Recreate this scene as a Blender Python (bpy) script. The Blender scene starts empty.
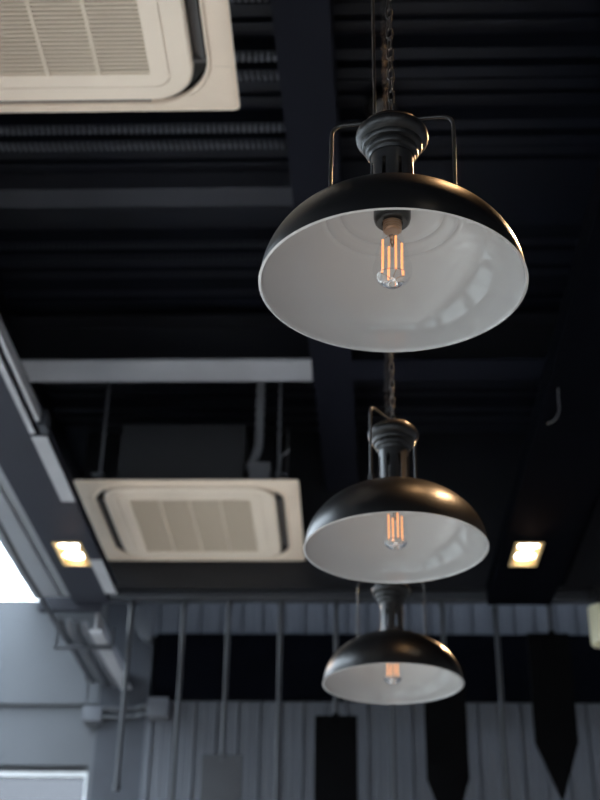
import bpy, bmesh, math, random
from mathutils import Vector, Matrix, Euler
random.seed(7)
S = bpy.context.scene
COL = S.collection
PI = math.pi
CZ = 1.30            # camera height above the floor; heights written as CZ + h

# ------------------------------------------------------------------ materials
MATS = {}
def mat(name, col, rough=0.5, metal=0.0, spec=0.5, noise=0.0, nscale=8.0, bump=0.0, bscale=60.0, coat=0.0, emit=None, estr=0.0):
    m = bpy.data.materials.new(name); m.use_nodes = True
    nt = m.node_tree; b = nt.nodes['Principled BSDF']
    b.inputs['Base Color'].default_value = (*col, 1)
    b.inputs['Roughness'].default_value = rough
    b.inputs['Metallic'].default_value = metal
    b.inputs['Specular IOR Level'].default_value = spec
    b.inputs['Coat Weight'].default_value = coat; b.inputs['Coat Roughness'].default_value = 0.05; b.inputs['Coat IOR'].default_value = 1.7
    tc = nt.nodes.new('ShaderNodeTexCoord')
    if noise > 0:
        n = nt.nodes.new('ShaderNodeTexNoise'); n.inputs['Scale'].default_value = nscale
        n.inputs['Detail'].default_value = 5
        nt.links.new(tc.outputs['Object'], n.inputs['Vector'])
        r = nt.nodes.new('ShaderNodeValToRGB')
        r.color_ramp.elements[0].position = 0.3; r.color_ramp.elements[1].position = 0.7
        r.color_ramp.elements[0].color = (*[c*(1-noise) for c in col], 1)
        r.color_ramp.elements[1].color = (*[min(1, c*(1+noise)) for c in col], 1)
        nt.links.new(n.outputs['Fac'], r.inputs['Fac'])
        nt.links.new(r.outputs['Color'], b.inputs['Base Color'])
    if bump > 0:
        n2 = nt.nodes.new('ShaderNodeTexNoise'); n2.inputs['Scale'].default_value = bscale
        nt.links.new(tc.outputs['Object'], n2.inputs['Vector'])
        bp = nt.nodes.new('ShaderNodeBump'); bp.inputs['Strength'].default_value = bump
        bp.inputs['Distance'].default_value = 0.004
        nt.links.new(n2.outputs['Fac'], bp.inputs['Height'])
        nt.links.new(bp.outputs['Normal'], b.inputs['Normal'])
    if emit:
        b.inputs['Emission Color'].default_value = (*emit, 1)
        b.inputs['Emission Strength'].default_value = estr
    MATS[name] = m
    return m

mat('black_enamel', (0.004, 0.004, 0.0045), 0.33, 0.0, 0.36, coat=0.0, bump=0.04, bscale=220)
mat('black_metal', (0.010, 0.010, 0.011), 0.32, 0.0, 0.6)
mat('white_enamel', (0.41, 0.408, 0.405), 0.5, 0.0, 0.4, coat=0.8)
mat('socket_black', (0.01, 0.01, 0.01), 0.25)
mat('brass_cap', (0.32, 0.20, 0.13), 0.3, 0.9)
mat('filament', (0.9, 0.5, 0.25), 0.5, emit=(1.0, 0.40, 0.13), estr=0.95)
mat('ac_cream', (0.86, 0.72, 0.585), 0.5, noise=0.05, nscale=3)
mat('ac_frame', (0.88, 0.76, 0.63), 0.45, noise=0.04, nscale=3)
mat('ac_slat', (0.72, 0.62, 0.50), 0.5)
mat('ac_filter', (0.16, 0.135, 0.10), 0.8)
mat('ac_dark', (0.012, 0.012, 0.012), 0.7)
mat('vane_dark', (0.06, 0.055, 0.055), 0.4)
mat('ceiling_black', (0.003, 0.0035, 0.007), 0.5, noise=0.25, nscale=3)
mat('purlin_paint', (0.03, 0.032, 0.042), 0.45)
mat('plate_grey', (0.062, 0.067, 0.08), 0.6)
mat('deck_tooth_lit', (0.10, 0.105, 0.125), 0.35)
mat('side_ceiling', (0.32, 0.335, 0.36), 0.6, noise=0.06, nscale=2)
mat('deck_black', (0.0035, 0.0045, 0.009), 0.42, spec=0.3, noise=0.2, nscale=4)
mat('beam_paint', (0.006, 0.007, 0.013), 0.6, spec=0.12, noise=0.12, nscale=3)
mat('cross_lit_tone', (0.33, 0.34, 0.37), 0.45, noise=0.12, nscale=3)
mat('soffit_dark', (0.012, 0.0145, 0.026), 0.6, noise=0.12, nscale=3)
mat('strip_grey', (0.38, 0.39, 0.42), 0.4, noise=0.1, nscale=6)
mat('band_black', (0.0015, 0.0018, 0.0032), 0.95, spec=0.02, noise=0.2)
mat('wall_grey', (0.082, 0.088, 0.099), 0.75, noise=0.07, nscale=2.0, bump=0.2, bscale=30)
mat('panel_grey', (0.082, 0.090, 0.108), 0.5, noise=0.08, nscale=2.5)
mat('column_grey', (0.035, 0.040, 0.052), 0.7, noise=0.1)
mat('pipe_dark', (0.05, 0.055, 0.065), 0.4)
mat('pipe_grey', (0.13, 0.135, 0.15), 0.38)
mat('box_grey', (0.10, 0.107, 0.125), 0.6)
mat('rod_grey', (0.032, 0.035, 0.042), 0.38)
mat('board_grey', (0.028, 0.030, 0.036), 0.65, noise=0.1, nscale=9)
mat('board_black', (0.002, 0.002, 0.0025), 0.9, spec=0.05, noise=0.15, nscale=9)
mat('window_white', (0.7, 0.72, 0.74), 0.5)
mat('cream_lamp', (0.62, 0.60, 0.44), 0.45)
mat('trim_gold', (0.80, 0.58, 0.28), 0.35, 0.0)
mat('downlight_glow', (1, 1, 1), 0.5, emit=(1.0, 0.93, 0.80), estr=16.0)
mat('floor_concrete', (0.50, 0.45, 0.40), 0.5, noise=0.15, nscale=2)
mat('room_wall', (0.25, 0.25, 0.26), 0.8, noise=0.08)
mat('ac_body', (0.018, 0.019, 0.023), 0.6)
mat('insulation', (0.16, 0.17, 0.19), 0.6, bump=0.6, bscale=40)
mat('bark', (0.12, 0.11, 0.10), 0.9)
mat('ground', (0.15, 0.15, 0.14), 0.9, noise=0.1)

def glassmat(name, tint, fac_min, rough=0.0, edge=0.8):
    m = bpy.data.materials.new(name); m.use_nodes = True
    nt = m.node_tree; nt.nodes.clear()
    out = nt.nodes.new('ShaderNodeOutputMaterial'); mx = nt.nodes.new('ShaderNodeMixShader')
    t = nt.nodes.new('ShaderNodeBsdfTransparent'); g = nt.nodes.new('ShaderNodeBsdfGlossy')
    lw = nt.nodes.new('ShaderNodeLayerWeight'); lw.inputs['Blend'].default_value = 0.5
    pw = nt.nodes.new('ShaderNodeMath'); pw.operation = 'POWER'; pw.inputs[1].default_value = 4.0
    fr = nt.nodes.new('ShaderNodeMapRange'); fr.inputs['To Min'].default_value = fac_min; fr.inputs['To Max'].default_value = edge
    nt.links.new(lw.outputs['Facing'], pw.inputs[0]); nt.links.new(pw.outputs[0], fr.inputs['Value'])
    t.inputs['Color'].default_value = (*tint, 1); g.inputs['Roughness'].default_value = rough
    g.inputs['Color'].default_value = (0.9, 0.95, 1, 1)
    nt.links.new(fr.outputs[0], mx.inputs['Fac'])
    nt.links.new(t.outputs[0], mx.inputs[1]); nt.links.new(g.outputs[0], mx.inputs[2])
    nt.links.new(mx.outputs[0], out.inputs['Surface'])
    MATS[name] = m
glassmat('bulb_glass', (0.985, 0.98, 0.975), 0.06, 0.01, 0.45)
glassmat('pane_glass', (0.96, 0.98, 0.99), 0.03, 0.0)
glassmat('fill_slot_glass', (0.80, 0.82, 0.86), 0.03, 0.0)
glassmat('tinted_glass', (0.185, 0.188, 0.195), 0.03, 0.0)
def realglass():
    m = bpy.data.materials.new('thick_glass'); m.use_nodes = True
    b = m.node_tree.nodes['Principled BSDF']
    b.inputs['Transmission Weight'].default_value = 1; b.inputs['Roughness'].default_value = 0.02
    b.inputs['IOR'].default_value = 1.45; b.inputs['Base Color'].default_value = (1, 1, 1, 1)
    MATS['thick_glass'] = m
realglass()

# ------------------------------------------------------------------ helpers
def obj(name, bm, m, parent=None, smooth=None):
    me = bpy.data.meshes.new(name); bmesh.ops.recalc_face_normals(bm, faces=bm.faces)
    if smooth is not None:
        for f in bm.faces: f.smooth = True
    bm.to_mesh(me); bm.free()
    ms = m if isinstance(m, (list, tuple)) else [m]
    for k in ms: me.materials.append(MATS[k])
    if smooth is not None:
        try: me.set_sharp_from_angle(angle=math.radians(smooth))
        except Exception: pass
    o = bpy.data.objects.new(name, me); COL.objects.link(o)
    if parent: o.parent = parent
    return o
def thing(name, label, cat, loc=(0, 0, 0), rot=(0, 0, 0), group=None):
    o = bpy.data.objects.new(name, None); COL.objects.link(o); o.empty_display_size = 0.05
    o.location = loc; o.rotation_euler = rot
    return tag(o, label, cat, group)
def tag(o, label, cat, group=None):
    o['label'] = label; o['category'] = cat
    if group: o['group'] = group
    return o
def struct(name, bm, m, smooth=None, parent=None):
    o = obj(name, bm, m, parent, smooth)
    if not parent: o['kind'] = 'structure'
    return o
def box(bm, x0, x1, y0, y1, z0, z1, mi=0, bev=0.0):
    vs = [bm.verts.new((x, y, z)) for x in (x0, x1) for y in (y0, y1) for z in (z0, z1)]
    fs = []
    for q in ((0,1,3,2), (4,6,7,5), (0,4,5,1), (2,3,7,6), (0,2,6,4), (1,5,7,3)):
        f = bm.faces.new([vs[i] for i in q]); f.material_index = mi; fs.append(f)
    if bev > 0:
        es = list({e for f in fs for e in f.edges})
        bmesh.ops.bevel(bm, geom=es, offset=bev, segments=2, affect='EDGES', profile=0.6)
def B(*a, **k):
    bm = bmesh.new(); box(bm, *a, **k); return bm
def prism(bm, pts, lo, hi, axis='Y', mi=0):
    """pts 2-D outline extruded between lo and hi along axis"""
    def P(p, t):
        if axis == 'Y': return (p[0], t, p[1])
        if axis == 'Z': return (p[0], p[1], t)
        return (t, p[0], p[1])
    a = [bm.verts.new(P(p, lo)) for p in pts]; b = [bm.verts.new(P(p, hi)) for p in pts]
    fs = [bm.faces.new(a), bm.faces.new(b[::-1])]
    n = len(pts)
    for i in range(n): fs.append(bm.faces.new((a[i], a[(i+1) % n], b[(i+1) % n], b[i])))
    for f in fs: f.material_index = mi
def lathe(bm, prof, seg=48, c=(0, 0, 0), close=False, mi=0):
    rings = []
    for r, z in prof:
        if r < 1e-6: rings.append([bm.verts.new((c[0], c[1], c[2]+z))])
        else: rings.append([bm.verts.new((c[0]+r*math.cos(2*PI*i/seg), c[1]+r*math.sin(2*PI*i/seg), c[2]+z)) for i in range(seg)])
    pairs = list(zip(rings[:-1], rings[1:]))
    if close: pairs.append((rings[-1], rings[0]))
    for a, b in pairs:
        for i in range(seg):
            j = (i+1) % seg
            if len(a) == 1 and len(b) == 1: continue
            if len(a) == 1: f = bm.faces.new((a[0], b[j], b[i]))
            elif len(b) == 1: f = bm.faces.new((a[i], a[j], b[0]))
            else: f = bm.faces.new((a[i], a[j], b[j], b[i]))
            f.material_index = mi
def tube(bm, pts, r, seg=10, closed=False, caps=True, mi=0):
    pts = [Vector(p) for p in pts]; n = len(pts); rings = []
    prev = None
    for i, p in enumerate(pts):
        if closed: t = pts[(i+1) % n] - pts[i-1]
        elif i == 0: t = pts[1]-pts[0]
        elif i == n-1: t = pts[-1]-pts[-2]
        else: t = (pts[i+1]-p).normalized() + (p-pts[i-1]).normalized()
        t.normalize()
        if prev is None:
            u = t.orthogonal().normalized()
        else:
            u = (prev - t*prev.dot(t)); u = u.normalized() if u.length > 1e-6 else t.orthogonal().normalized()
        prev = u; v = t.cross(u)
        rr = r[i] if isinstance(r, (list, tuple)) else r
        rings.append([bm.verts.new(p + (u*math.cos(2*PI*k/seg)+v*math.sin(2*PI*k/seg))*rr) for k in range(seg)])
    m = n if closed else n-1
    for i in range(m):
        a, b = rings[i], rings[(i+1) % n]
        for k in range(seg):
            f = bm.faces.new((a[k], a[(k+1) % seg], b[(k+1) % seg], b[k])); f.material_index = mi
    if caps and not closed:
        bm.faces.new(rings[0][::-1]).material_index = mi; bm.faces.new(rings[-1]).material_index = mi
def round_path(pts, rad, n=6):
    """polyline with rounded corners"""
    pts = [Vector(p) for p in pts]; out = [pts[0]]
    for i in range(1, len(pts)-1):
        a, b, c = pts[i-1], pts[i], pts[i+1]
        d1 = (a-b).normalized(); d2 = (c-b).normalized()
        r = min(rad, (a-b).length*0.45, (c-b).length*0.45)
        p0 = b+d1*r; p2 = b+d2*r
        for k in range(n+1):
            t = k/n; out.append(p0*(1-t)**2 + b*2*t*(1-t) + p2*t*t)
    out.append(pts[-1]); return out
def rrect(x0, x1, y0, y1, r, n=8):
    pts = []
    for cx, cy, a0 in ((x1-r, y1-r, 0), (x0+r, y1-r, 90), (x0+r, y0+r, 180), (x1-r, y0+r, 270)):
        for k in range(n+1):
            a = math.radians(a0+90*k/n); pts.append((cx+r*math.cos(a), cy+r*math.sin(a)))
    return pts

# ------------------------------------------------------------------ pendant lamps
RIM = 0.2; HD = 0.146
def dome_z(r, R=RIM, H=HD): return H*math.sqrt(max(0, 1-(r/R)**2))
def shade_outer():
    bm = bmesh.new(); N = 30; p = [(RIM+0.0022, -0.002)]
    for i in range(N+1):
        a = (PI/2)*i/N; r = RIM*math.cos(a)
        if r < 0.030: break
        p.append((r, HD*math.sin(a)))
    p.append((0.030, dome_z(0.030)))
    lathe(bm, p, 96); return bm
def shade_inner():
    bm = bmesh.new(); N = 60; p = [(RIM+0.0022, -0.002), (RIM-0.0015, -0.003), (RIM-0.003, 0.0)]
    for i in range(1, N+1):
        a = (PI/2)*i/N; r = (RIM-0.003)*math.cos(a); z = (HD-0.003)*math.sin(a)
        for rg in (0.080, 0.103):                      # pressed rings
            if abs(r-rg) < 0.004: z -= 0.0022*(1-abs(r-rg)/0.004)
        p.append((max(r, 0.0), z))
    # finer sampling around the rings
    q = []
    for (r1, z1), (r2, z2) in zip(p[:-1], p[1:]): q.append((r1, z1))
    q.append(p[-1])
    lathe(bm, q, 96); return bm
def neck_bm():
    bm = bmesh.new(); ns = 8; seg = 96; R0, R1 = 0.034, 0.0315
    zs = [0.1425, 0.1445, 0.150, 0.160, 0.220, 0.230, 0.244]
    ro = [0.0435, 0.042, 0.0355, 0.034, 0.034, 0.034, 0.034]
    grid = {}
    def slot(i): 
        k = i % (seg//ns); return k in (4, 5, 6)
    for side in (0, 1):
        for j, z in enumerate(zs):
            for i in range(seg):
                a = 2*PI*i/seg; r = ro[j] - (0.0025 if side else 0)
                grid[side, j, i] = bm.verts.new((r*math.cos(a), r*math.sin(a), z))
    for j in range(len(zs)-1):
        for i in range(seg):
            i2 = (i+1) % seg
            hole = (j == 3 and slot(i))
            if hole:
                continue
            for side in (0, 1):
                bm.faces.new((grid[side, j, i], grid[side, j, i2], grid[side, j+1, i2], grid[side, j+1, i]))
    for i in range(seg):
        i2 = (i+1) % seg; j = 3
        if slot(i):
            bm.faces.new((grid[0, j, i], grid[0, j, i2], grid[1, j, i2], grid[1, j, i]))
            bm.faces.new((grid[0, j+1, i], grid[0, j+1, i2], grid[1, j+1, i2], grid[1, j+1, i]))
            if not slot(i-1): bm.faces.new((grid[0, j, i], grid[0, j+1, i], grid[1, j+1, i], grid[1, j, i]))
            if not slot(i+1): bm.faces.new((grid[0, j, i2], grid[0, j+1, i2], grid[1, j+1, i2], grid[1, j, i2]))
    return bm
def cap_bm():
    bm = bmesh.new()
    p = [(0.0, 0.237), (0.036, 0.237), (0.0375, 0.242), (0.041, 0.245), (0.0425, 0.249), (0.0425, 0.253), (0.047, 0.256),
         (0.049, 0.260), (0.049, 0.264), (0.054, 0.268), (0.0575, 0.273), (0.0585, 0.279), (0.0575, 0.285), (0.053, 0.290),
         (0.050, 0.292), (0.048, 0.297), (0.040, 0.302), (0.026, 0.307), (0.018, 0.309), (0.014, 0.312), (0.008, 0.315), (0.0, 0.316)]
    lathe(bm, p, 64); return bm
def bail_bm():
    bm = bmesh.new(); w = 0.0985; zt = 0.314
    lower = dome_z(w)+0.003
    path = [(-w, 0, lower), (-w, 0, zt), (w, 0, zt), (w, 0, lower)]
    tube(bm, round_path(path, 0.022, 8), 0.0030, 10)
    return bm
def lug_bm(s):
    bm = bmesh.new(); w = 0.0985; z = dome_z(w)
    box(bm, s*w-0.003, s*w+0.003, -0.006, 0.006, z-0.0015, z+0.012, 0, 0.0012)
    return bm
def socket_bm():
    bm = bmesh.new()
    lathe(bm, [(0.0, 0.143), (0.029, 0.142), (0.029, 0.124), (0.027, 0.116), (0.024, 0.113), (0.0165, 0.113), (0.0165, 0.119), (0, 0.119)], 40)
    return bm
def bulbbase_bm():
    bm = bmesh.new(); p = [(0, 0.119)]
    for k in range(9): p.append((0.0135 if k % 2 else 0.0148, 0.118-k*0.0022))
    p += [(0.0125, 0.098), (0, 0.098)]
    lathe(bm, p, 28); return bm
def bulb_profile(o=0.0):
    p = []
    cz, R = 0.028, 0.030-o
    p.append((0.0, cz-R))
    for k in range(1, 19):
        a = -PI/2 + k/18*(PI*0.66)
        p.append((R*math.cos(a), cz+R*math.sin(a)))
    r0, z0 = p[-1]
    for t, rr in ((0.25, 0.0255), (0.5, 0.0205), (0.75, 0.0160), (1.0, 0.0132)):
        p.append((rr-o, z0+(0.102-z0)*t))
    return p
def bulb_bm():
    bm = bmesh.new(); lathe(bm, bulb_profile(), 40); return bm
def stem_bm():
    bm = bmesh.new()
    lathe(bm, [(0, 0.1), (0.009, 0.1), (0.008, 0.094), (0.0045, 0.088), (0.0035, 0.078), (0.0015, 0.070), (0.0, 0.069)], 20)
    return bm
def tip_bm():
    bm = bmesh.new(); lathe(bm, [(0, -0.0012), (0.011, 0.0008), (0.021, 0.0075), (0.026, 0.0145), (0.0245, 0.0165), (0.018, 0.011), (0.012, 0.0095), (0.007, 0.007), (0.004, 0.012), (0.0, 0.013)], 14); return bm
def filament_one(a):
    bm = bmesh.new(); r = 0.0155; x, y = r*math.cos(a), r*math.sin(a)
    pts = [(x*0.3, y*0.3, 0.090), (x, y, 0.0805), (x, y, 0.080), (x, y, 0.018), (x, y, 0.0175), (x*0.2, y*0.2, 0.012)]
    tube(bm, pts, [0.0005, 0.0005, 0.0019, 0.0019, 0.0005, 0.0005], 8)
    for f in bm.faces:
        if max(v.co.z for v in f.verts) > 0.0803 or min(v.co.z for v in f.verts) < 0.0177: f.material_index = 1
    return bm
def chain_bm(z0, z1):
    bm = bmesh.new(); pitch = 0.0235; Lh, Wh, wr = 0.0085, 0.0052, 0.0017
    n = int((z1-z0)/pitch)+1; ang = 0.5
    for k in range(n):
        zc = z0 + pitch*(k+0.5); a = ang + (PI/2)*(k % 2) + random.uniform(-0.12, 0.12)
        pts = []
        for i in range(16):
            t = 2*PI*i/16; c, s = math.cos(t), math.sin(t)
            u = Wh*c; v = (Lh if s > 0 else -Lh) + Wh*s*0.98 if abs(s) > 0.05 else 0
            pts.append((u*math.cos(a), u*math.sin(a), zc+v))
        tube(bm, pts, wr, 7, closed=True)
    return bm

DECK = CZ+3.20
LAMPS = [  # x, y, z, tilt(x,y), bail turn, label
    (0.070, 1.534, CZ+1.063, (math.radians(2.5), math.radians(1.0)), -8,
     'largest and nearest black dome pendant lamp with white inside, highest in the picture'),
    (0.107, 2.502, CZ+1.048, (0, 0), 57,
     'middle black dome pendant lamp of the row, its wire handle turned sideways'),
    (0.131, 3.465, CZ+1.042, (0, 0), -3,
     'smallest and farthest black dome pendant lamp, hanging in front of the panelled wall'),
]
parts_cache = {}
def mk(name, fn, m, parent, smooth):
    """one mesh per part, shared by the three lamps"""
    if name not in parts_cache:
        o = obj(name.split('#')[0], fn(), m, parent, smooth); parts_cache[name] = o; return o
    o = parts_cache[name].copy(); COL.objects.link(o); o.parent = parent; return o
for li, (x, y, z, tl, turn, lab) in enumerate(LAMPS):
    t = thing('pendant_lamp', lab, 'pendant lamp', (x, y, z), (0, 0, 0), 'row of dome pendant lamps'); t.scale = (0.985, 0.985, 0.985)
    R = Euler((tl[0], tl[1], 0)).to_matrix()
    made = []
    sh = mk('shade', shade_outer, 'black_enamel', t, 40); made.append(sh); sh['label'] = 'black outer shade'
    sl = mk('shade_lining', shade_inner, 'white_enamel', sh, 40); sl['label'] = 'glossy white inner lining'
    made.append(mk('neck', neck_bm, 'black_metal', t, 30))
    made.append(mk('cap', cap_bm, 'black_enamel', t, 28))
    bl = mk('handle', bail_bm, 'black_metal', t, 50); made.append(bl)
    for k, sd in enumerate((-1, 1)): mk('hinge#%d' % k, (lambda sd=sd: lug_bm(sd)), 'black_metal', bl, 40)
    made.append(mk('socket', socket_bm, 'socket_black', t, 35))
    bu = mk('bulb', bulb_bm, 'bulb_glass', t, 60); made.append(bu); bu['label'] = 'clear glass bulb with glowing filaments'
    mk('bulb_cap', bulbbase_bm, 'brass_cap', bu, 40)
    mk('glass_stem', stem_bm, 'thick_glass', bu, 60)
    mk('glass_tip', tip_bm, 'thick_glass', bu, 60)
    for k in range(4):
        f = mk('filament#%d' % k, (lambda k=k: filament_one(PI*0.10+k*PI/2)), ['filament', 'brass_cap'], bu, 60)
        f['label'] = 'orange glowing filament'
    for o in made:
        o.rotation_euler = (tl[0], tl[1], 0)
    bl.rotation_euler = (R @ Matrix.Rotation(math.radians(turn), 3, 'Z')).to_euler()
    top = R @ Vector((0, 0, 0.310))
    ch = obj('chain', chain_bm(top.z, (DECK-0.03-z)/0.985), 'black_metal', t, 60); ch.location = (top.x, top.y, 0)
    # power cord
    H = (DECK-0.03-z)/0.985
    if li == 0:
      bm = bmesh.new(); H = (DECK-0.03-z)/0.985
      tube(bm, round_path([(top.x-0.026, 0.03, H), (top.x-0.026, 0.03, 0.355), (top.x-0.040, 0.034, 0.330),
                         (top.x-0.036, 0.030, 0.303), (top.x-0.02, 0.014, 0.304)], 0.02, 6), 0.0026, 8)
      obj('power_cord', bm, 'black_metal', t, 60)
    bm = bmesh.new(); lathe(bm, [(0, H-0.02), (0.03, H-0.018), (0.055, H), (0.06, H+0.012), (0.06, H+0.030), (0, H+0.030)], 32)
    obj('ceiling_rose', bm, 'black_metal', t, 40)

# ------------------------------------------------------------------ ceiling cassettes
def cassette(label, x0, y0, W, D, z, body, pipes=False):
    """x0,y0 = corner with the smaller coordinates, z = underside of the panel"""
    t = thing('air_conditioner', label, 'air conditioner', (x0+W/2, y0+D/2, z), (0, 0, 0), 'ceiling cassette air conditioners')
    w, d = W/2, D/2
    bx, by_ = 0.062, 0.032         # panel border outside the vane ring
    # --- outer panel with a rounded-square hole
    bm = bmesh.new()
    def ring(pa, za, pb, zb, mi=0):
        n = len(pa)
        A = [bm.verts.new((p[0], p[1], za)) for p in pa]; Bv = [bm.verts.new((p[0], p[1], zb)) for p in pb]
        for i in range(n):
            f = bm.faces.new((A[i], A[(i+1) % n], Bv[(i+1) % n], Bv[i])); f.material_index = mi
    O = rrect(-w, w, -d, d, 0.018); O2 = rrect(-w+0.006, w-0.006, -d+0.006, d-0.006, 0.014)
    I0 = rrect(-w+bx, w-bx, -d+by_, d-by_, 0.175); I1 = rrect(-w+bx+0.008, w-bx-0.008, -d+by_+0.006, d-by_-0.006, 0.17)
    I2 = rrect(-w+bx+0.014, w-bx-0.014, -d+by_+0.010, d-by_-0.010, 0.165)
    ring(O, 0.010, O, 0.003); ring(O, 0.003, O2, 0.0); ring(O2, 0.0, I0, 0.0); ring(I0, 0.0, I1, -0.008); ring(I1, -0.008, I2, -0.002); ring(I2, -0.002, I2, 0.010); ring(O, 0.010, I2, 0.010)
    bmesh.ops.remove_doubles(bm, verts=bm.verts, dist=1e-5)
    panel = obj('panel', bm, 'ac_cream', t, 35)
    # --- dark throat
    bm = bmesh.new(); J = [(p[0]*1.006, p[1]*1.006) for p in I2]; ring(J, 0.010, J, 0.030); bm.faces.new([bm.verts.new((p[0], p[1], 0.030)) for p in J]); bmesh.ops.remove_doubles(bm, verts=bm.verts, dist=1e-5); obj('air_throat', bm, 'ac_dark', t)
    # --- centre frame
    def fr(a, b, r): return rrect(-w+a, w-a, -d+b, d-b, r)
    bm = bmesh.new()
    C0 = fr(0.116, 0.060, 0.125); C1 = fr(0.123, 0.067, 0.12); C2 = fr(0.180, 0.118, 0.05); C2b = fr(0.183, 0.121, 0.048)
    C3 = fr(0.235, 0.168, 0.008)
    ring(C0, 0.028, C0, -0.008); ring(C0, -0.008, C1, -0.014); ring(C1, -0.014, C2, -0.016); ring(C2, -0.016, C2, -0.010); ring(C2, -0.010, C2b, -0.010); ring(C2b, -0.010, C2b, -0.017); ring(C2b, -0.017, C3, -0.017); ring(C3, -0.017, C3, -0.001)
    ring(C0, 0.028, C3, 0.028); ring(C3, 0.028, C3, -0.001)
    bmesh.ops.remove_doubles(bm, verts=bm.verts, dist=1e-5)
    obj('centre_frame', bm, 'ac_frame', t, 35)
    # --- intake grille: slats run across, dividers run in depth
    gx0, gx1 = -w+0.235, w-0.235; gy0, gy1 = -d+0.168, d-0.168
    bm = bmesh.new(); n = 42; gl = gy1-gy0
    for k in range(n):
        yy = gy0 + gl*(k+0.5)/n; hw = gl/n*0.33
        prism(bm, [(yy-hw, -0.0155), (yy+hw, -0.0125), (yy+hw, -0.005), (yy-hw, -0.008)], gx0, gx1, 'X', 0)
    nd = 4
    for k in range(1, nd):
        xx = gx0+(gx1-gx0)*k/nd; box(bm, xx-0.005, xx+0.005, gy0, gy1, -0.0165, -0.006, 0)
    g = obj('intake_grille', bm, 'ac_slat', t)
    bm = B(gx0, gx1, gy0, gy1, 0.0, 0.006); obj('filter', bm, 'ac_filter', g)
    # --- air vanes in the slots
    for sx, sy in ((1, 0), (-1, 0), (0, 1), (0, -1)):
        bm = bmesh.new()
        if sx:
            xa, xb = (w-0.112, w-0.082); pts = [(sx*xa, 0.016), (sx*xb, -0.002), (sx*xb, 0.002), (sx*xa, 0.020)]
            prism(bm, pts, -d+0.205, d-0.205, 'Y')
            for s in (-1, 1): box(bm, min(sx*(w-0.114), sx*(w-0.078)), max(sx*(w-0.114), sx*(w-0.078)), s*(d-0.20)-0.006, s*(d-0.20)+0.006, -0.001, 0.02)
        else:
            ya, yb = (d-0.058, d-0.044); pts = [(sy*ya, 0.014), (sy*yb, 0.0), (sy*yb, 0.004), (sy*ya, 0.018)]
            prism(bm, pts, -w+0.25, w-0.25, 'X')
        obj('air_vane', bm, 'vane_dark', t)
    # --- corner covers: seam lines
    for sx in (-1, 1):
        for sy in (-1, 1):
            bm = bmesh.new(); pts = [(sx*(w-0.012), sy*(d-0.018), -0.0006), (sx*(w-0.012), sy*(d-0.175), -0.0006), (sx*(w-0.062), sy*(d-0.18), -0.0006)]
            tube(bm, pts, 0.0010, 5); obj('corner_seam', bm, 'ac_slat', panel)
    # --- body above the panel
    bm = bmesh.new(); bx0, bx1, by0, by1, bh = body
    box(bm, bx0, bx1, by0, by1, 0.03, bh, 0, 0.006)
    obj('unit_body', bm, 'ac_body', t, 30)
    for sx in (-1, 1):
        for sy in (-1, 1):
            px, py = sx*(w-0.10), sy*(d-0.10)
            b2 = bmesh.new(); tube(b2, [(px, py, 0.028), (px, py, DECK-z+0.03)], 0.006, 8); hr = obj('hanger_rod', b2, 'pipe_grey', t)
            b2 = bmesh.new(); box(b2, px-0.02 if sx > 0 else px-0.04, px+0.04 if sx > 0 else px+0.02, py-0.015, py+0.015, 0.08, 0.086)
            tube(b2, [(px, py, 0.07), (px, py, 0.10)], 0.012, 6); obj('nut', b2, 'pipe_grey', hr)
    if pipes:
        b2 = bmesh.new(); tube(b2, round_path([(w-0.20, -d+0.15, DECK-z+0.02), (w-0.20, -d+0.15, 0.24), (w-0.24, -d+0.17, 0.16), (w-0.30, -d+0.2, 0.14)], 0.05, 5), 0.022, 12)
        obj('insulated_pipe', b2, 'insulation', t, 50)
        b2 = bmesh.new(); box(b2, w-0.235, w-0.135, -d+0.06, -d+0.12, 0.03, 0.13, 0, 0.004); tube(b2, [(w-0.1, -d+0.06, 0.03), (w-0.09, -d+0.07, 0.16), (w-0.05, -d+0.07, 0.20)], 0.008, 8)
        obj('drain_pump', b2, 'pipe_grey', t, 30)
    return t
cassette('cream ceiling cassette air conditioner cut off by the upper left corner', -1.34, 1.73, 1.04, 0.98, CZ+2.49, (-0.40, 0.40, -0.40, 0.40, 0.33))
cassette('cream ceiling cassette air conditioner beyond the steel cross beam, seen whole', -1.255, 5.150, 1.04, 0.965, CZ+2.49, (-0.33, 0.26, -0.42, 0.40, 0.33), True)

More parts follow.
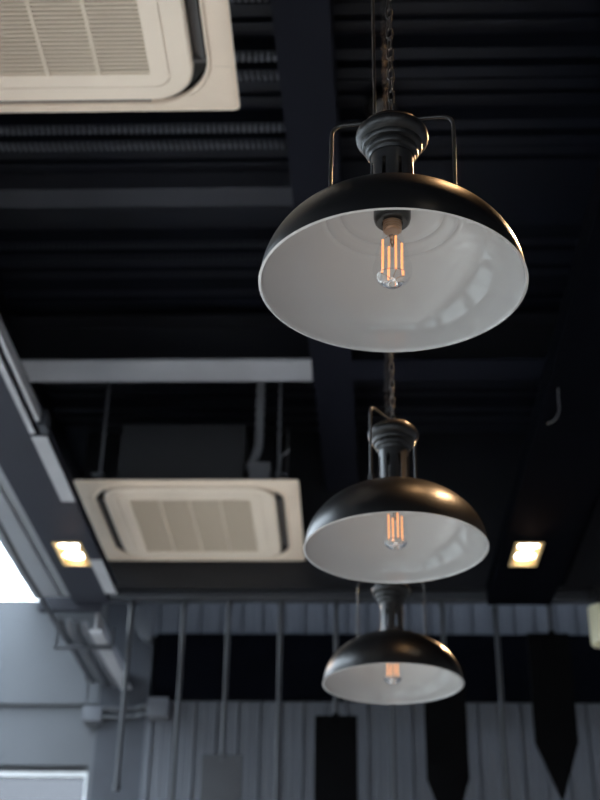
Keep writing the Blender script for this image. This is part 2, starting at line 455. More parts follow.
# ------------------------------------------------------------------ roof deck
bm = bmesh.new(); X0, X1 = -1.58, 3.4
box(bm, X0, X1, -5.2, 6.50, DECK+0.06, DECK+0.12); box(bm, X0, X1, 6.76, 7.3, DECK+0.06, DECK+0.12); box(bm, X0, -1.1, 6.50, 6.76, DECK+0.06, DECK+0.12)
yk = 3.575-0.365*3; bx_lim = -0.10
ribs = []
while yk < 6.1:
    ribs.append(yk); yk += 0.365
for yc in ribs:
    if abs(yc-3.94) < 0.05: continue
    for dy in (0.0, 0.092):
        y0, y1 = yc+dy-0.026, yc+dy+0.026
        prism(bm, [(y0-0.01, DECK+0.06), (y0, DECK+0.004), (y1, DECK+0.004), (y1+0.01, DECK+0.06)], X0, X1, 'X', 0)
        if yc < 4.6:
            x = X0+0.05
            while x < bx_lim:
                s = 0.004 if dy else -0.003
                vs = [bm.verts.new(p) for p in ((x, y0+0.006, DECK+0.003), (x+0.011, y0+0.006, DECK+0.003), (x+0.011+s, y1-0.006, DECK+0.003), (x+s, y1-0.006, DECK+0.003),
                                                (x+0.003, y0+0.010, DECK-0.010), (x+0.010, y0+0.010, DECK-0.010), (x+0.010+s, y1-0.010, DECK-0.010), (x+0.003+s, y1-0.010, DECK-0.010))]
                for q in ((0,1,5,4), (1,2,6,5), (2,3,7,6), (3,0,4,7), (4,5,6,7)): bm.faces.new([vs[i] for i in q]).material_index = 1 if yc < 4.0 else 0  # teeth of the front rows paled: light on their faces put into colour
                x += 0.0225
    prism(bm, [(yc+0.15, DECK+0.06), (yc+0.158, DECK+0.035), (yc+0.18, DECK+0.035), (yc+0.19, DECK+0.06)], X0, X1, 'X')
    prism(bm, [(yc+0.24, DECK+0.06), (yc+0.245, DECK+0.04), (yc+0.26, DECK+0.04), (yc+0.265, DECK+0.06)], X0, X1, 'X')
struct('ceiling', bm, ['deck_black', 'deck_tooth_lit'])

# purlin (smooth pale band) behind the first cassette
bm = bmesh.new()
prism(bm, [(3.90, DECK+0.06), (3.90, DECK-0.02), (4.015, DECK-0.02), (4.015, DECK-0.005), (3.93, DECK-0.005), (3.93, DECK+0.06)], -1.555, -0.12, 'X')
tag(obj('roof_purlin', bm, 'purlin_paint'), 'thin dark grey purlin under the ribbed roof deck, between the two ceiling cassettes', 'roof beam')

# main beam running in depth (slightly skewed, like the lamp row)
def skewbox(bm, yA, xa0, xa1, yB, xb0, xb1, z0, z1):
    vs = [bm.verts.new(p) for p in ((xa0, yA, z0), (xa1, yA, z0), (xb1, yB, z0), (xb0, yB, z0), (xa0, yA, z1), (xa1, yA, z1), (xb1, yB, z1), (xb0, yB, z1))]
    for q in ((0,1,2,3), (4,7,6,5), (0,4,5,1), (1,5,6,2), (2,6,7,3), (3,7,4,0)): bm.faces.new([vs[i] for i in q])
def bxl(y): return -0.313+0.0336*y
BH = CZ+2.90
bm = bmesh.new()
for w0, w1, z0, z1 in ((0, 0.178, BH, BH+0.014), (0.083, 0.095, BH+0.014, BH+0.236), (0, 0.178, BH+0.236, BH+0.250)):
    skewbox(bm, -5.0, bxl(-5)+w0, bxl(-5)+w1, 6.6, bxl(6.6)+w0, bxl(6.6)+w1, z0, z1)
tag(obj('steel_beam', bm, 'beam_paint'), 'dark steel beam running away from the camera over the pendant lamps', 'ceiling beam')
# cross beam: lit left underside, shaded web and right half put into the colours
for xa, xb, lab, fm in ((-1.555, bxl(4.86)-0.002, 'steel cross beam with its underside paled for the light, between the side soffit and the central beam', 'cross_lit_tone'),
                    (bxl(4.86)+0.180, 1.0, 'shade-darkened steel cross beam beyond the largest lamp, joining the central beam to the darker side', 'beam_paint')):
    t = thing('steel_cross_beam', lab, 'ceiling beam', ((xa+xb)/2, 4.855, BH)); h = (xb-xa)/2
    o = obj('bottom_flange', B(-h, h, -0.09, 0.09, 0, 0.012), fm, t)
    if fm == 'cross_lit_tone': o['label'] = 'underside paled for the light it catches'
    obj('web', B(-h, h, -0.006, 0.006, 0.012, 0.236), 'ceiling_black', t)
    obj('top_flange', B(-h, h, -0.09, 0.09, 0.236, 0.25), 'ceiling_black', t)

# ------------------------------------------------------------------ side soffits with twin downlights
SZ = CZ+2.20
def soffit(x0, x1, y0, y1, dl, lab, side):
    """boxed soffit with a rectangular cut-out for each downlight"""
    bm = bmesh.new(); H = 0.10
    ys = [y0]
    for a, b in dl: ys += [a, b]
    ys.append(y1)
    dx0, dx1 = dlx[side]
    for i in range(len(ys)-1):
        a, b = ys[i], ys[i+1]
        if i % 2 == 0: box(bm, x0, x1, a, b, SZ, SZ+H)
        else:
            box(bm, x0, dx0, a, b, SZ, SZ+H); box(bm, dx1, x1, a, b, SZ, SZ+H)
            box(bm, dx0, dx1, a, b, SZ+H-0.006, SZ+H)
    bmesh.ops.remove_doubles(bm, verts=bm.verts, dist=1e-5)
    return bm
dlx = {'L': (-1.321, -1.198), 'R': (0.757, 0.877)}
DLY = [(-0.10, 0.17), (2.50, 2.77), (5.178, 5.448)]
bm = soffit(-1.375, -1.194, -4.9, 5.97, DLY, '', 'L'); s1 = obj('trim_1', bm, 'soffit_dark'); s1['kind'] = 'structure'
bm = soffit(0.705, 1.02, -4.9, 5.97, DLY, '', 'R'); s2 = obj('trim_2', bm, 'band_black'); s2['kind'] = 'structure'
def downlight(x0, x1, y0, y1, label, side):
    cx, cy = (x0+x1)/2, (y0+y1)/2
    t = thing('twin_downlight', label, 'downlight', (cx, cy, SZ), (0, 0, 0), 'recessed twin downlights')
    w, d = (x1-x0)/2, (y1-y0)/2
    bm = bmesh.new()
    e = 0.012
    for a in ((-w-0.004, -w+e, -d-0.004, d+0.004), (w-e, w+0.004, -d-0.004, d+0.004), (-w+e, w-e, -d-0.004, -d+e), (-w+e, w-e, d-e, d+0.004)):
        box(bm, *a, -0.004, -0.0003)
    box(bm, -w+0.001, -w+0.004, -d+0.001, d-0.001, -0.001, 0.085); box(bm, w-0.004, w-0.001, -d+0.001, d-0.001, -0.001, 0.085)
    box(bm, -w+0.004, w-0.004, -d+0.001, -d+0.004, -0.001, 0.085); box(bm, -w+0.004, w-0.004, d-0.004, d-0.001, -0.001, 0.085)
    box(bm, -w+0.004, w-0.004, -d+0.004, d-0.004, 0.085, 0.088)
    obj('housing', bm, 'trim_gold', t)
    for s in (-1, 1):
        r = min(w, d/2)-0.005; c = (0, s*0.062, 0)
        bm = bmesh.new(); lathe(bm, [(0.022, 0.075), (r-0.004, 0.022), (r, 0.012), (r+0.002, 0.010), (r+0.002, 0.016), (0.026, 0.08), (0.022, 0.08)], 40, c, close=True)
        lamp = obj('lamp', bm, 'trim_gold', t, 40)
        bm = bmesh.new(); lathe(bm, [(0, 0.016), (r-0.006, 0.020), (r-0.006, 0.026), (0, 0.03)], 40, c); obj('lens', bm, 'downlight_glow', lamp, 60)
    # its light
    for s in (-1, 1):
        L = bpy.data.lights.new('downlight_beam', 'SPOT'); L.energy = 45 if side == 'R' else 8; L.color = (1.0, 0.60, 0.30); L.spot_size = math.radians(125); L.spot_blend = 0.6; L.shadow_soft_size = 0.035
        lo = bpy.data.objects.new('downlight_beam', L); COL.objects.link(lo); lo.parent = t; lo.location = (0, s*0.062, 0.008); lo.rotation_euler = (math.radians(-35), 0, 0)
def added_spot(x, y, label):  # unseen spotlight, added for the warm highlights on the lamp domes
    t = thing('added_spotlight', label, 'spotlight', (x, y, DECK), (0, 0, 0))
    bm = bmesh.new(); lathe(bm, [(0, 0.0), (0.045, 0.0), (0.05, -0.006), (0.05, -0.15), (0.044, -0.15), (0.040, -0.12), (0, -0.12)], 36); obj('body', bm, 'black_metal', t, 35)
    bm = bmesh.new(); lathe(bm, [(0, -0.122), (0.039, -0.122), (0.039, -0.128), (0, -0.130)], 36); obj('lens', bm, 'downlight_glow', t, 60)
    L = bpy.data.lights.new('spot_beam', 'SPOT'); L.energy = 24; L.color = (1.0, 0.55, 0.24); L.spot_size = math.radians(110); L.spot_blend = 0.7; L.shadow_soft_size = 0.09
    lo = bpy.data.objects.new('spot_beam', L); COL.objects.link(lo); lo.parent = t; lo.location = (0, 0, -0.16); lo.rotation_euler = (math.radians(8), 0, 0)
added_spot(0.66, 2.36, 'unseen spotlight added on the roof deck for the warm dome highlights')
LAB = {('L', 2): 'lit twin downlight in the left soffit, beside the far cassette', ('R', 2): 'lit twin downlight in the dark right soffit',
       ('L', 1): 'twin downlight in the left soffit, overhead out of frame', ('R', 1): 'twin downlight in the right soffit, overhead out of frame',
       ('L', 0): 'twin downlight in the left soffit, above the camera', ('R', 0): 'twin downlight in the right soffit, above the camera'}
for side in 'LR':
    for i, (a, b) in enumerate(DLY):
        if i == 2 or side == 'R':
            downlight(dlx[side][0], dlx[side][1], a, b, LAB[side, i], side)
        else:
            B_ = B(dlx[side][0], dlx[side][1], a, b, SZ, SZ+0.09); o = obj('trim_3', B_, 'soffit_dark'); o['kind'] = 'structure'
# side strip of the left soffit: two open rails, then a closed plate
t = thing('cable_tray', 'pale grey cable tray along the left soffit, open rails then covered', 'cable tray', (-1.193, 4.2, SZ), (0, 0, 0))
def L_(y): return y-4.2
bm = B(0.0, 0.021, L_(2.2), L_(4.14), 0.0, 0.004); box(bm, 0.0, 0.004, L_(2.2), L_(4.14), 0.004, 0.05); obj('rail', bm, 'strip_grey', t)
bm = B(0.044, 0.058, L_(2.2), L_(4.04), 0.0, 0.004); box(bm, 0.054, 0.058, L_(2.2), L_(4.04), 0.004, 0.05); obj('rail', bm, 'strip_grey', t)
bm = B(0.0, 0.058, L_(2.2), L_(5.82), 0.051, 0.055); obj('tray_back', bm, 'soffit_dark', t)
bm = B(0.0, 0.060, L_(4.16), L_(4.74), -0.003, 0.003); obj('cover_plate', bm, 'strip_grey', t)
bm = B(0.0, 0.058, L_(4.745), L_(5.38), -0.001, 0.004); o = obj('cover_plate', bm, 'soffit_dark', t); o['label'] = 'cover plate coloured dark for the shade on the tray'  # shade over this stretch of the strip put into the plate colour
bm = B(0.0, 0.058, L_(5.385), L_(5.82), -0.003, 0.003); obj('cover_plate', bm, 'strip_grey', t)
bm = B(0.045, 0.075, L_(4.06), L_(4.13), -0.006, 0.06); obj('joint_bracket', bm, 'column_grey', t)

# bulkheads between low side zones and the high deck
bm = B(-1.60, -1.56, -5.2, 7.0, CZ+2.56, DECK+0.12)
struct('trim_4', bm, 'ceiling_black')
struct('trim_5', B(1.022, 1.12, -5.2, 6.128, CZ+2.36, DECK+0.06), 'band_black')
# left side zone ceiling with the skylight opening
LZ = CZ+2.64
bm = bmesh.new()
box(bm, -1.88, -1.601, -5.2, 7.1, LZ, LZ+0.12)
box(bm, -3.4, -1.88, -5.2, 2.6, LZ, LZ+0.12)
box(bm, -1.76, -1.70, -5.2, 7.09, LZ-0.022, LZ); box(bm, -1.655, -1.615, -5.2, 7.09, LZ-0.016, LZ)
sc_ = struct('ceiling_side', bm, 'side_ceiling'); sc_.name = 'ceiling.001'
w1 = thing('window_1', 'bright skylight', 'skylight', (-2.64, 4.85, LZ+0.05)); 
for k in ('label', 'category'): del w1[k]
w1['kind'] = 'structure'
bm = bmesh.new()
for k in range(0, 3):
    yy = -2.24+k*1.493; box(bm, -0.76, 0.76, yy-0.02, yy+0.02, -0.02, 0.03)
obj('frame', bm, 'window_white', w1)
bm = B(-0.76, 0.76, -2.24, 2.24, 0.031, 0.037); obj('pane', bm, 'pane_glass', w1)

# ------------------------------------------------------------------ rail, fascia and hanging rods
RY = 6.2
bm = bmesh.new(); box(bm, -1.44, 3.38, 6.13, 6.20, CZ+2.345, DECK+0.06)
struct('trim_6', bm, 'ceiling_black')
bm = bmesh.new(); box(bm, -1.37, 2.6, 6.17, 6.23, CZ+2.300, CZ+2.345, 0, 0.004)
tag(obj('hanging_rail', bm, 'rod_grey', None, 30), 'long dark grey metal rail across the room that the rods hang from', 'rail')
RT = CZ+2.298
def rodpart(bm, zb, r=0.0125):
    tube(bm, [(0, 0, 0), (0, 0, zb-RT)], r, 14)
    tube(bm, [(0, 0, -0.001), (0, 0, -0.02)], r*1.5, 14)
def board_bm(x0, x1, zt, body=0.555, tip=0.285):
    bm = bmesh.new(); m = (x0+x1)/2+0.004
    prism(bm, [(x0, zt), (x1, zt), (x1, zt-body), (m, zt-body-tip), (x0, zt-body)], -0.012, 0.012, 'Y')
    bmesh.ops.bevel(bm, geom=list(bm.edges), offset=0.002, segments=1, affect='EDGES')
    return bm
plain = [(-1.122, 1.33, 'short grey hanging rod nearest the column, ending above the picture bottom'),
         (-0.845, 0.75, 'long grey hanging rod left of the grey board, second rod from the left'),
         (-0.340, 0.75, 'long hanging rod between the grey board and the dark board'),
         (0.232, 0.75, 'dark hanging rod below and behind the smallest pendant lamp'),
         (0.773, 0.75, 'thin dark hanging rod between the two pointed black boards')]
for x, zb, lab in plain:
    bm = bmesh.new(); rodpart(bm, CZ+zb, 0.0135 if zb > 1 else 0.012)
    if zb > 1: tube(bm, [(0, 0, CZ+zb-RT+0.03), (0, 0, CZ+zb-RT-0.004)], 0.019, 14)
    else: tube(bm, [(0, 0, CZ+zb-RT+0.02), (0, 0, CZ+zb-RT-0.004)], 0.017, 14)
    o = obj('hanging_rod', bm, 'rod_grey', None, 40); o.location = (x, RY, RT)
    tag(o, lab, 'rod', 'rods hanging from the rail')
boards = [(-0.611, -0.712, -0.510, 1.503, 'board_grey', 'dark grey hanging board on a rod, leftmost and lowest of the boards'),
          (-0.053, -0.157, 0.052, 1.700, 'board_black', 'black square-topped hanging board left of the smallest pendant lamp'),
          (0.497, 0.388, 0.595, 1.95, 'board_black', 'black pointed hanging board partly behind the smallest pendant lamp'),
          (1.050, 0.925, 1.135, 2.13, 'board_black', 'rightmost black hanging board with a pointed lower end')]
for xr, x0, x1, zt, m, lab in boards:
    t = thing('hanging_board', lab, 'board', (xr, RY, RT), (0, 0, 0), 'boards hanging from the rail')
    bm = bmesh.new(); rodpart(bm, CZ+zt-0.01, 0.012); r_ = obj('rod', bm, 'rod_grey', t, 40)
    b_ = obj('board', board_bm(x0-xr, x1-xr, CZ+zt-RT), m, t)
    bm = bmesh.new(); box(bm, -0.016, 0.016, -0.016, 0.016, CZ+zt-RT-0.03, CZ+zt-RT+0.012, 0, 0.002); obj('clamp', bm, m, t)

# ------------------------------------------------------------------ far wall
WY = 7.0
def panelled(bm, x0, x1, z0, z1):
    """vertical metal cladding: flat pans, a narrow raised seam and a groove"""
    pitch = 0.1215; prof = []; x = x0 - 0.02
    prof.append((x0, WY))
    k = math.floor((x0+1.093)/pitch)
    while True:
        c = -1.093 + k*pitch; k += 1
        if c-0.012 < x0+0.001: continue
        if c+0.03 > x1: break
        prof += [(c-0.012, WY), (c-0.008, WY-0.010), (c-0.002, WY-0.010), (c+0.001, WY+0.014), (c+0.007, WY+0.014), (c+0.010, WY), (c+0.05, WY), (c+0.053, WY-0.003), (c+0.058, WY-0.003), (c+0.061, WY)]
    prof.append((x1, WY)); prof.append((x1, WY+0.03)); prof.append((x0, WY+0.03))
    prism(bm, prof, z0, z1, 'Z')
bm = bmesh.new(); panelled(bm, -1.135, 3.2, CZ+2.385, DECK+0.05); panelled(bm, -1.135, 3.2, 0.0, CZ+2.0)
struct('wall_back', bm, 'panel_grey')
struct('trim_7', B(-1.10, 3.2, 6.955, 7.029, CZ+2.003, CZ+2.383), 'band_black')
struct('wall_behind', B(-1.424, 3.4, 7.16, 7.3, 0, DECK+0.12), 'column_grey').name = 'wall_back.001'
# column beside the panels
struct('trim_8', B(-1.415, -1.13, 7.04, 7.158, 0, DECK+0.05), 'column_grey')
# left grey wall, upper part standing proud
bm = bmesh.new(); box(bm, -3.4, -1.60, 7.10, 7.3, CZ+1.66, LZ-0.014); box(bm, -1.60, -1.425, 7.10, 7.3, CZ+1.66, DECK+0.05)
box(bm, -3.4, -1.425, 7.07, 7.102, CZ+2.00, CZ+2.626)
box(bm, -1.455, -1.425, 7.10, 7.3, 0, CZ+1.66)
box(bm, -3.4, -1.455, 7.10, 7.3, 0, 0.9); box(bm, -3.4, -1.455, 7.16, 7.3, CZ+1.632, CZ+1.66); box(bm, -3.4, -3.3, 7.10, 7.3, 0.9, CZ+1.66)
struct('wall_left_back', bm, 'wall_grey').name = 'wall_back.002'
w2 = bpy.data.objects.new('window_2', None); COL.objects.link(w2); w2['kind'] = 'structure'; w2.location = (-2.38, 7.14, 0.9)
bm = bmesh.new(); hh = CZ+1.622-0.9
box(bm, -0.918, 0.918, 0, 0.05, hh-0.018, hh+0.010); box(bm, -0.918, -0.86, 0, 0.05, 0, hh-0.018); box(bm, 0.905, 0.918, 0, 0.05, 0, hh-0.018); box(bm, -0.86, 0.905, 0, 0.05, 0, 0.05)
for xx in (-0.28, 0.31): box(bm, xx-0.02, xx+0.02, 0.01, 0.045, 0.05, hh-0.018)
obj('window_frame', bm, 'window_white', w2)
bm = B(-0.86, 0.905, 0.022, 0.028, 0.05, hh-0.018); obj('pane', bm, 'tinted_glass', w2)

# round duct end tucked behind the panel edge
bm = bmesh.new(); tube(bm, [(-1.09, 6.86, CZ+2.40), (-1.09, 6.97, CZ+2.40)], 0.14, 48)
# ------------------------------------------------------------------ pipes and boxes by the column
bm.free()
bm = bmesh.new(); lathe(bm, [(0, 0), (0.13, 0), (0.142, 0.010), (0.145, 0.025), (0.145, 0.05), (0, 0.05)], 56)
bmesh.ops.rotate(bm, verts=bm.verts, cent=(0, 0, 0), matrix=Matrix.Rotation(-PI/2, 3, 'X'))
# (axis now along +Y)
bmesh.ops.bisect_plane(bm, geom=bm.verts[:]+bm.edges[:]+bm.faces[:], plane_co=(-0.036, 0, 0), plane_no=(1, 0, 0), clear_outer=True)
bmesh.ops.holes_fill(bm, edges=[e for e in bm.edges if e.is_boundary])
o = obj('round_plate', bm, 'plate_grey', None, 40); o.location = (-1.100, 6.992, CZ+2.48)
tag(o, 'dark grey rounded plate on the column at the panelled wall edge', 'plate')
def pipe(name, pts, r, m, lab, cat='pipe', group='pipes along the left side', rad=0.05, clips=()):
    b = bmesh.new(); tube(b, round_path(pts, rad, 6), r, 14)
    o = obj(name, b, m, None, 60); tag(o, lab, cat, group); return o
pipe('conduit_pipe', [(-1.80, 4.55, LZ-0.06), (-1.66, 4.80, CZ+2.44), (-1.55, 5.05, CZ+2.25), (-1.483, 5.30, CZ+2.135), (-1.483, 6.98, CZ+2.135), (-1.483, 6.98, CZ+1.99)], 0.011, 'pipe_dark',
     'thin dark conduit pipe running below the skylight edge to the wall', rad=0.08)
PX = [(-1.452, 0.015, 'pipe_dark', 'leftmost dark pipe of the bundle beside the grey wall'), (-1.412, 0.012, 'pipe_grey', 'thin paler pipe second from the left in the bundle'),
      (-1.372, 0.017, 'pipe_dark', 'thick dark pipe in the middle of the bundle'), (-1.328, 0.014, 'pipe_grey', 'pale pipe of the bundle, right of the thick dark one')]
for i, (px, r, m, lab) in enumerate(PX):
    zz = CZ+2.115-0.006*i
    pipe('conduit_pipe', [(px, 6.02, zz+0.42 if i else zz+0.30), (px, 6.02, zz), (px, 6.99-0.035*i, zz), (px, 6.99-0.035*i, CZ+2.055 if i < 2 else CZ+2.02)] if False else
         [(px, 6.04, zz+0.03), (px, 6.12, zz), (px, 7.02-0.0*i, zz)], r, m, lab)
# angled steel channel next to the pipes
bm = bmesh.new()
prism(bm, [(-1.30, CZ+2.075), (-1.235, CZ+2.075), (-1.235, CZ+2.085), (-1.262, CZ+2.088), (-1.262, CZ+2.18), (-1.272, CZ+2.18), (-1.272, CZ+2.088), (-1.30, CZ+2.085)], 6.03, 7.035, 'Y')
tag(obj('steel_channel', bm, 'strip_grey'), 'pale narrow steel channel right of the pipe bundle, running to the column', 'steel channel')
# strap across the bundle
bm = bmesh.new(); box(bm, -1.515, -1.21, 6.22, 6.26, CZ+2.055, CZ+2.066); box(bm, -1.515, -1.505, 6.22, 6.26, CZ+2.055, CZ+2.17); box(bm, -1.22, -1.21, 6.22, 6.26, CZ+2.062, CZ+2.17)
tag(obj('pipe_bracket', bm, 'pipe_dark'), 'dark bracket strapping the pipe bundle under the soffit end', 'bracket')
bm = bmesh.new(); box(bm, -1.56, -1.24, 5.975, 6.025, CZ+2.17, CZ+2.24, 0, 0.004)
tag(obj('support_bar', bm, 'soffit_dark', None, 30), 'dark cross bar closing the end of the left soffit', 'bar')
# boxes and lateral pipes on the column
for x0, x1, z0, z1, lab in ((-1.493, -1.385, 1.880, 1.965, 'small grey junction box on the left wall at the column corner'),
                            (-1.115, -1.0, 1.885, 1.995, 'grey junction box at the left end of the panelled wall')):
    bm = bmesh.new(); box(bm, x0, x1, 6.985, 7.104, CZ+z0, CZ+z1, 0, 0.005) if x0 < -1.2 else box(bm, x0, x1, 6.90, 6.996, CZ+z0, CZ+z1, 0, 0.005)
    for s in (0.25, 0.75):
        tube(bm, [(x0+(x1-x0)*s, 6.988 if x0 < -1.2 else 6.905, CZ+(z0+z1)/2), (x0+(x1-x0)*s, (6.982 if x0 < -1.2 else 6.897), CZ+(z0+z1)/2)], 0.004, 8)
    tag(obj('junction_box', bm, 'box_grey', None, 30), lab, 'junction box', 'junction boxes by the column')
for k, (zz, lab) in enumerate(((1.955, 'upper dark pipe crossing the column between the junction boxes'), (1.912, 'lower dark pipe crossing the column between the junction boxes'))):
    pipe('column_pipe', [(-1.394, 6.995, CZ+zz), (-1.10, 6.995, CZ+zz)] if False else [(-1.386, 7.01, CZ+zz), (-1.19, 7.01, CZ+zz), (-1.15, 6.95, CZ+zz), (-1.116, 6.945, CZ+zz)], 0.014, 'pipe_dark', lab, group='pipes crossing the column', rad=0.02)
# dark round fitting at the left edge, where the conduit starts
t = thing('round_fitting', 'dark rounded conduit fitting under the side ceiling at the left picture edge', 'spotlight', (-1.71, 4.86, LZ), (0, 0, 0))
bm = bmesh.new(); lathe(bm, [(0, 0.0), (0.018, 0.0), (0.018, -0.08), (0, -0.08)], 16); obj('stem', bm, 'pipe_dark', t, 40)
bm = bmesh.new(); lathe(bm, [(0, -0.07), (0.035, -0.075), (0.05, -0.11), (0.052, -0.21), (0.045, -0.25), (0.03, -0.262), (0, -0.262)], 28); obj('head', bm, 'pipe_dark', t, 50)
# cream cylinder spot at the right edge
t = thing('cylinder_spotlight', 'cream cylindrical spotlight below the rail, cut off by the right picture edge', 'spotlight', (1.286, 6.06, CZ+2.285), (0, 0, 0))
bm = bmesh.new(); lathe(bm, [(0, -0.06), (0.060, -0.06), (0.066, -0.066), (0.066, -0.252), (0.062, -0.258), (0.052, -0.258), (0.048, -0.235), (0, -0.235)], 40); obj('body', bm, 'cream_lamp', t, 35)
bm = bmesh.new(); lathe(bm, [(0, 0.04), (0.014, 0.04), (0.014, -0.06), (0, -0.06)], 14); box(bm, -0.03, 0.03, -0.03, 0.115, 0.02, 0.04); obj('mount', bm, 'black_metal', t, 40)
# loose cable on the right
bm = bmesh.new(); tube(bm, round_path([(0.742, 3.80, SZ+0.006), (0.746, 3.84, SZ-0.02), (0.764, 3.93, SZ-0.025), (0.757, 4.01, SZ-0.02), (0.738, 4.08, SZ+0.004)], 0.04, 8), 0.0025, 8)
tag(obj('hanging_cable', bm, 'pipe_dark', None, 60), 'thin looped cable hanging from the dark right soffit', 'cable')

# ------------------------------------------------------------------ rest of the room (behind and beside the camera)
struct('floor', B(-3.4, 3.4, -5.2, 7.3, -0.1, 0.0), 'floor_concrete')
def wall_with_openings(a0, a1, z1, ops, fixed0, fixed1, axis):
    bm = bmesh.new(); cur = a0
    def bb(p0, p1, q0, q1):
        if p1-p0 < 1e-4 or q1-q0 < 1e-4: return
        if axis == 'X': box(bm, p0, p1, fixed0, fixed1, q0, q1)
        else: box(bm, fixed0, fixed1, p0, p1, q0, q1)
    for (p0, p1, q0, q1) in ops:
        bb(cur, p0, 0, z1); bb(p0, p1, 0, q0); bb(p0, p1, q1, z1); cur = p1
    bb(cur, a1, 0, z1); return bm
FRONT = [(-2.9, -0.5, 0.25, 2.7), (0.35, 2.5, 0.6, 2.5)]
LEFT = [(-4.4, -2.2, 0.4, 3.0), (-1.6, 0.6, 0.4, 3.0), (1.2, 3.4, 0.4, 3.0), (4.0, 6.6, 0.4, 3.0)]
struct('wall_front', wall_with_openings(-3.4, 3.4, DECK+0.12, FRONT, -5.3, -5.2, 'X'), 'room_wall')
struct('wall_left', wall_with_openings(-5.2, 7.3, LZ+0.12, LEFT, -3.5, -3.4, 'Y'), 'room_wall')
struct('wall_right', B(3.4, 3.5, -5.2, 7.3, 0, DECK+0.12), 'room_wall')
n = 3
def add_portal(loc, rot, sx, sy):
    L = bpy.data.lights.new('daylight_portal', 'AREA'); L.shape = 'RECTANGLE'; L.size = sx; L.size_y = sy
    L.cycles.is_portal = True
    o = bpy.data.objects.new('daylight_portal', L); COL.objects.link(o); o.location = loc; o.rotation_euler = rot
for (p0, p1, q0, q1), ax in [(f, 'X') for f in FRONT] + [(f, 'Y') for f in LEFT]:
    wn = bpy.data.objects.new('window_%d' % n, None); n += 1; COL.objects.link(wn); wn['kind'] = 'structure'
    bm = bmesh.new(); w = (p1-p0)/2; h = q1-q0
    for a in ((-w, -w+0.05, 0, h), (w-0.05, w, 0, h), (-0.025, 0.025, 0.05, h-0.05), (-w+0.05, w-0.05, 0, 0.05), (-w+0.05, w-0.05, h-0.05, h)):
        box(bm, a[0], a[1], -0.03, 0.03, a[2], a[3])
    obj('window_frame', bm, 'black_metal', wn)
    for s in (-1, 1):
        a, b = (0.025, w-0.05) if s > 0 else (-w+0.05, -0.025)
        obj('pane', B(a, b, -0.003, 0.003, 0.05, h-0.05), 'pane_glass', wn)
    if ax == 'X':
        wn.location = ((p0+p1)/2, -5.25, q0); add_portal(((p0+p1)/2, -5.32, q0+h/2), (PI/2, 0, 0), 2*w, h)
    else:
        wn.location = (-3.45, (p0+p1)/2, q0); wn.rotation_euler = (0, 0, PI/2); add_portal((-3.52, (p0+p1)/2, q0+h/2), (0, -PI/2, 0), h, 2*w)
add_portal((-2.64, 4.85, LZ+0.14), (0, 0, 0), 1.52, 4.5)
wr = bpy.data.objects.new('window_%d' % n, None); n += 1; COL.objects.link(wr); wr['kind'] = 'structure'; wr.location = (1.15, 6.63, DECK+0.06)  # unseen roof slot, added to brighten the top of the panelled wall
bm = bmesh.new()
for k in range(5): box(bm, -2.25+k*1.12-0.015, -2.25+k*1.12+0.015, -0.13, 0.13, 0.0, 0.05)
obj('window_frame', bm, 'black_metal', wr)  # frame of the added roof slot
obj('pane', B(-2.25, 2.25, -0.13, 0.13, 0.051, 0.057), 'fill_slot_glass', wr)
add_portal((1.15, 6.63, DECK+0.14), (0, 0, 0), 4.5, 0.26)
add_portal((-2.38, 7.32, 1.9), (-PI/2, 0, 0), 1.8, 2.0)
struct('ground', B(-14, 14, -14, 16, -0.3, -0.12), 'ground').name = 'floor.001'

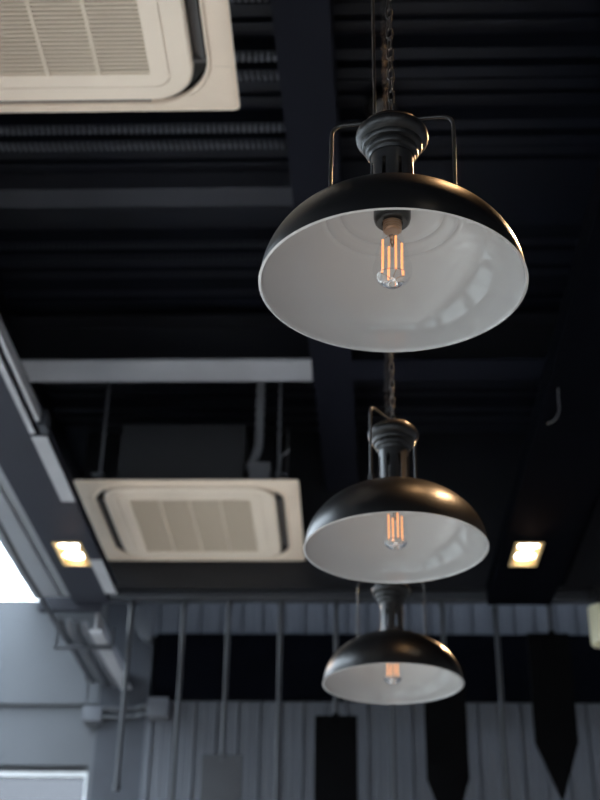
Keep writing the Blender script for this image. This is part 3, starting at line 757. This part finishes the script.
# bare tree branch above the skylight
t = thing('tree_branch', 'thin bare twigs of a tree seen through the bright skylight', 'tree', (-3.2, 7.9, -0.12), (0, 0, 0))
bm = bmesh.new(); tube(bm, [(-0.5, 0.8, 0), (-0.45, 0.75, 2.0), (-0.3, 0.6, 4.0), (-0.1, 0.3, 5.0)], [0.09, 0.08, 0.05, 0.03], 10)
obj('trunk', bm, 'bark', t, 60)
bm = bmesh.new()
for k in range(26):
    p = Vector((-0.3+random.uniform(-0.1, 0.1), 0.6, random.uniform(3.6, 4.8))); pts = [p.copy()]
    d = Vector((random.uniform(0.1, 1.0), random.uniform(-1.0, 0.2), random.uniform(-0.1, 0.5))).normalized()
    for s in range(6):
        d = (d+Vector([random.uniform(-0.3, 0.3) for _ in range(3)])).normalized(); p = p+d*0.3; pts.append(p.copy())
    if min(q.z for q in pts) < 3.4: continue
    tube(bm, pts, [0.012, 0.010, 0.008, 0.007, 0.005, 0.004, 0.003], 5)
obj('twigs', bm, 'bark', t)

# ------------------------------------------------------------------ light
W = bpy.data.worlds.new('World'); S.world = W; W.use_nodes = True
nt = W.node_tree; bg = nt.nodes['Background']
tc = nt.nodes.new('ShaderNodeTexCoord'); sp = nt.nodes.new('ShaderNodeSeparateXYZ'); rp = nt.nodes.new('ShaderNodeValToRGB')
nt.links.new(tc.outputs['Generated'], sp.inputs[0]); mr = nt.nodes.new('ShaderNodeMapRange')
mr.inputs['From Min'].default_value = -1; mr.inputs['From Max'].default_value = 1
nt.links.new(sp.outputs['Z'], mr.inputs['Value']); nt.links.new(mr.outputs[0], rp.inputs['Fac'])
e = rp.color_ramp.elements; e[0].position = 0.47; e[0].color = (0.25, 0.26, 0.27, 1); e[1].position = 0.53; e[1].color = (0.80, 0.90, 1.0, 1)
nt.links.new(rp.outputs['Color'], bg.inputs['Color']); bg.inputs['Strength'].default_value = 11.0

# ------------------------------------------------------------------ camera
cam = bpy.data.cameras.new('camera'); co = bpy.data.objects.new('camera', cam); COL.objects.link(co)
cam.sensor_fit = 'HORIZONTAL'; cam.sensor_width = 24; cam.lens = 50
p, yw, r = math.radians(29.5), math.radians(2.4), math.radians(1.0)
fw = Vector((-math.sin(yw)*math.cos(p), math.cos(yw)*math.cos(p), math.sin(p)))
rt = Vector((math.cos(yw), math.sin(yw), 0)); up = rt.cross(fw)
rt2 = rt*math.cos(r)+up*math.sin(r); up2 = -rt*math.sin(r)+up*math.cos(r)
M = Matrix((rt2, up2, -fw)).transposed().to_4x4(); M.translation = Vector((0, 0, CZ))
co.matrix_world = M
cam.clip_start = 0.05; cam.clip_end = 100
cam.dof.use_dof = True; cam.dof.focus_distance = 1.80; cam.dof.aperture_fstop = 4.5
S.camera = co
S.view_settings.view_transform = 'Standard'; S.view_settings.look = 'None'
S.view_settings.gamma = 1.0; S.view_settings.use_curve_mapping = False
S.view_settings.exposure = 0.22
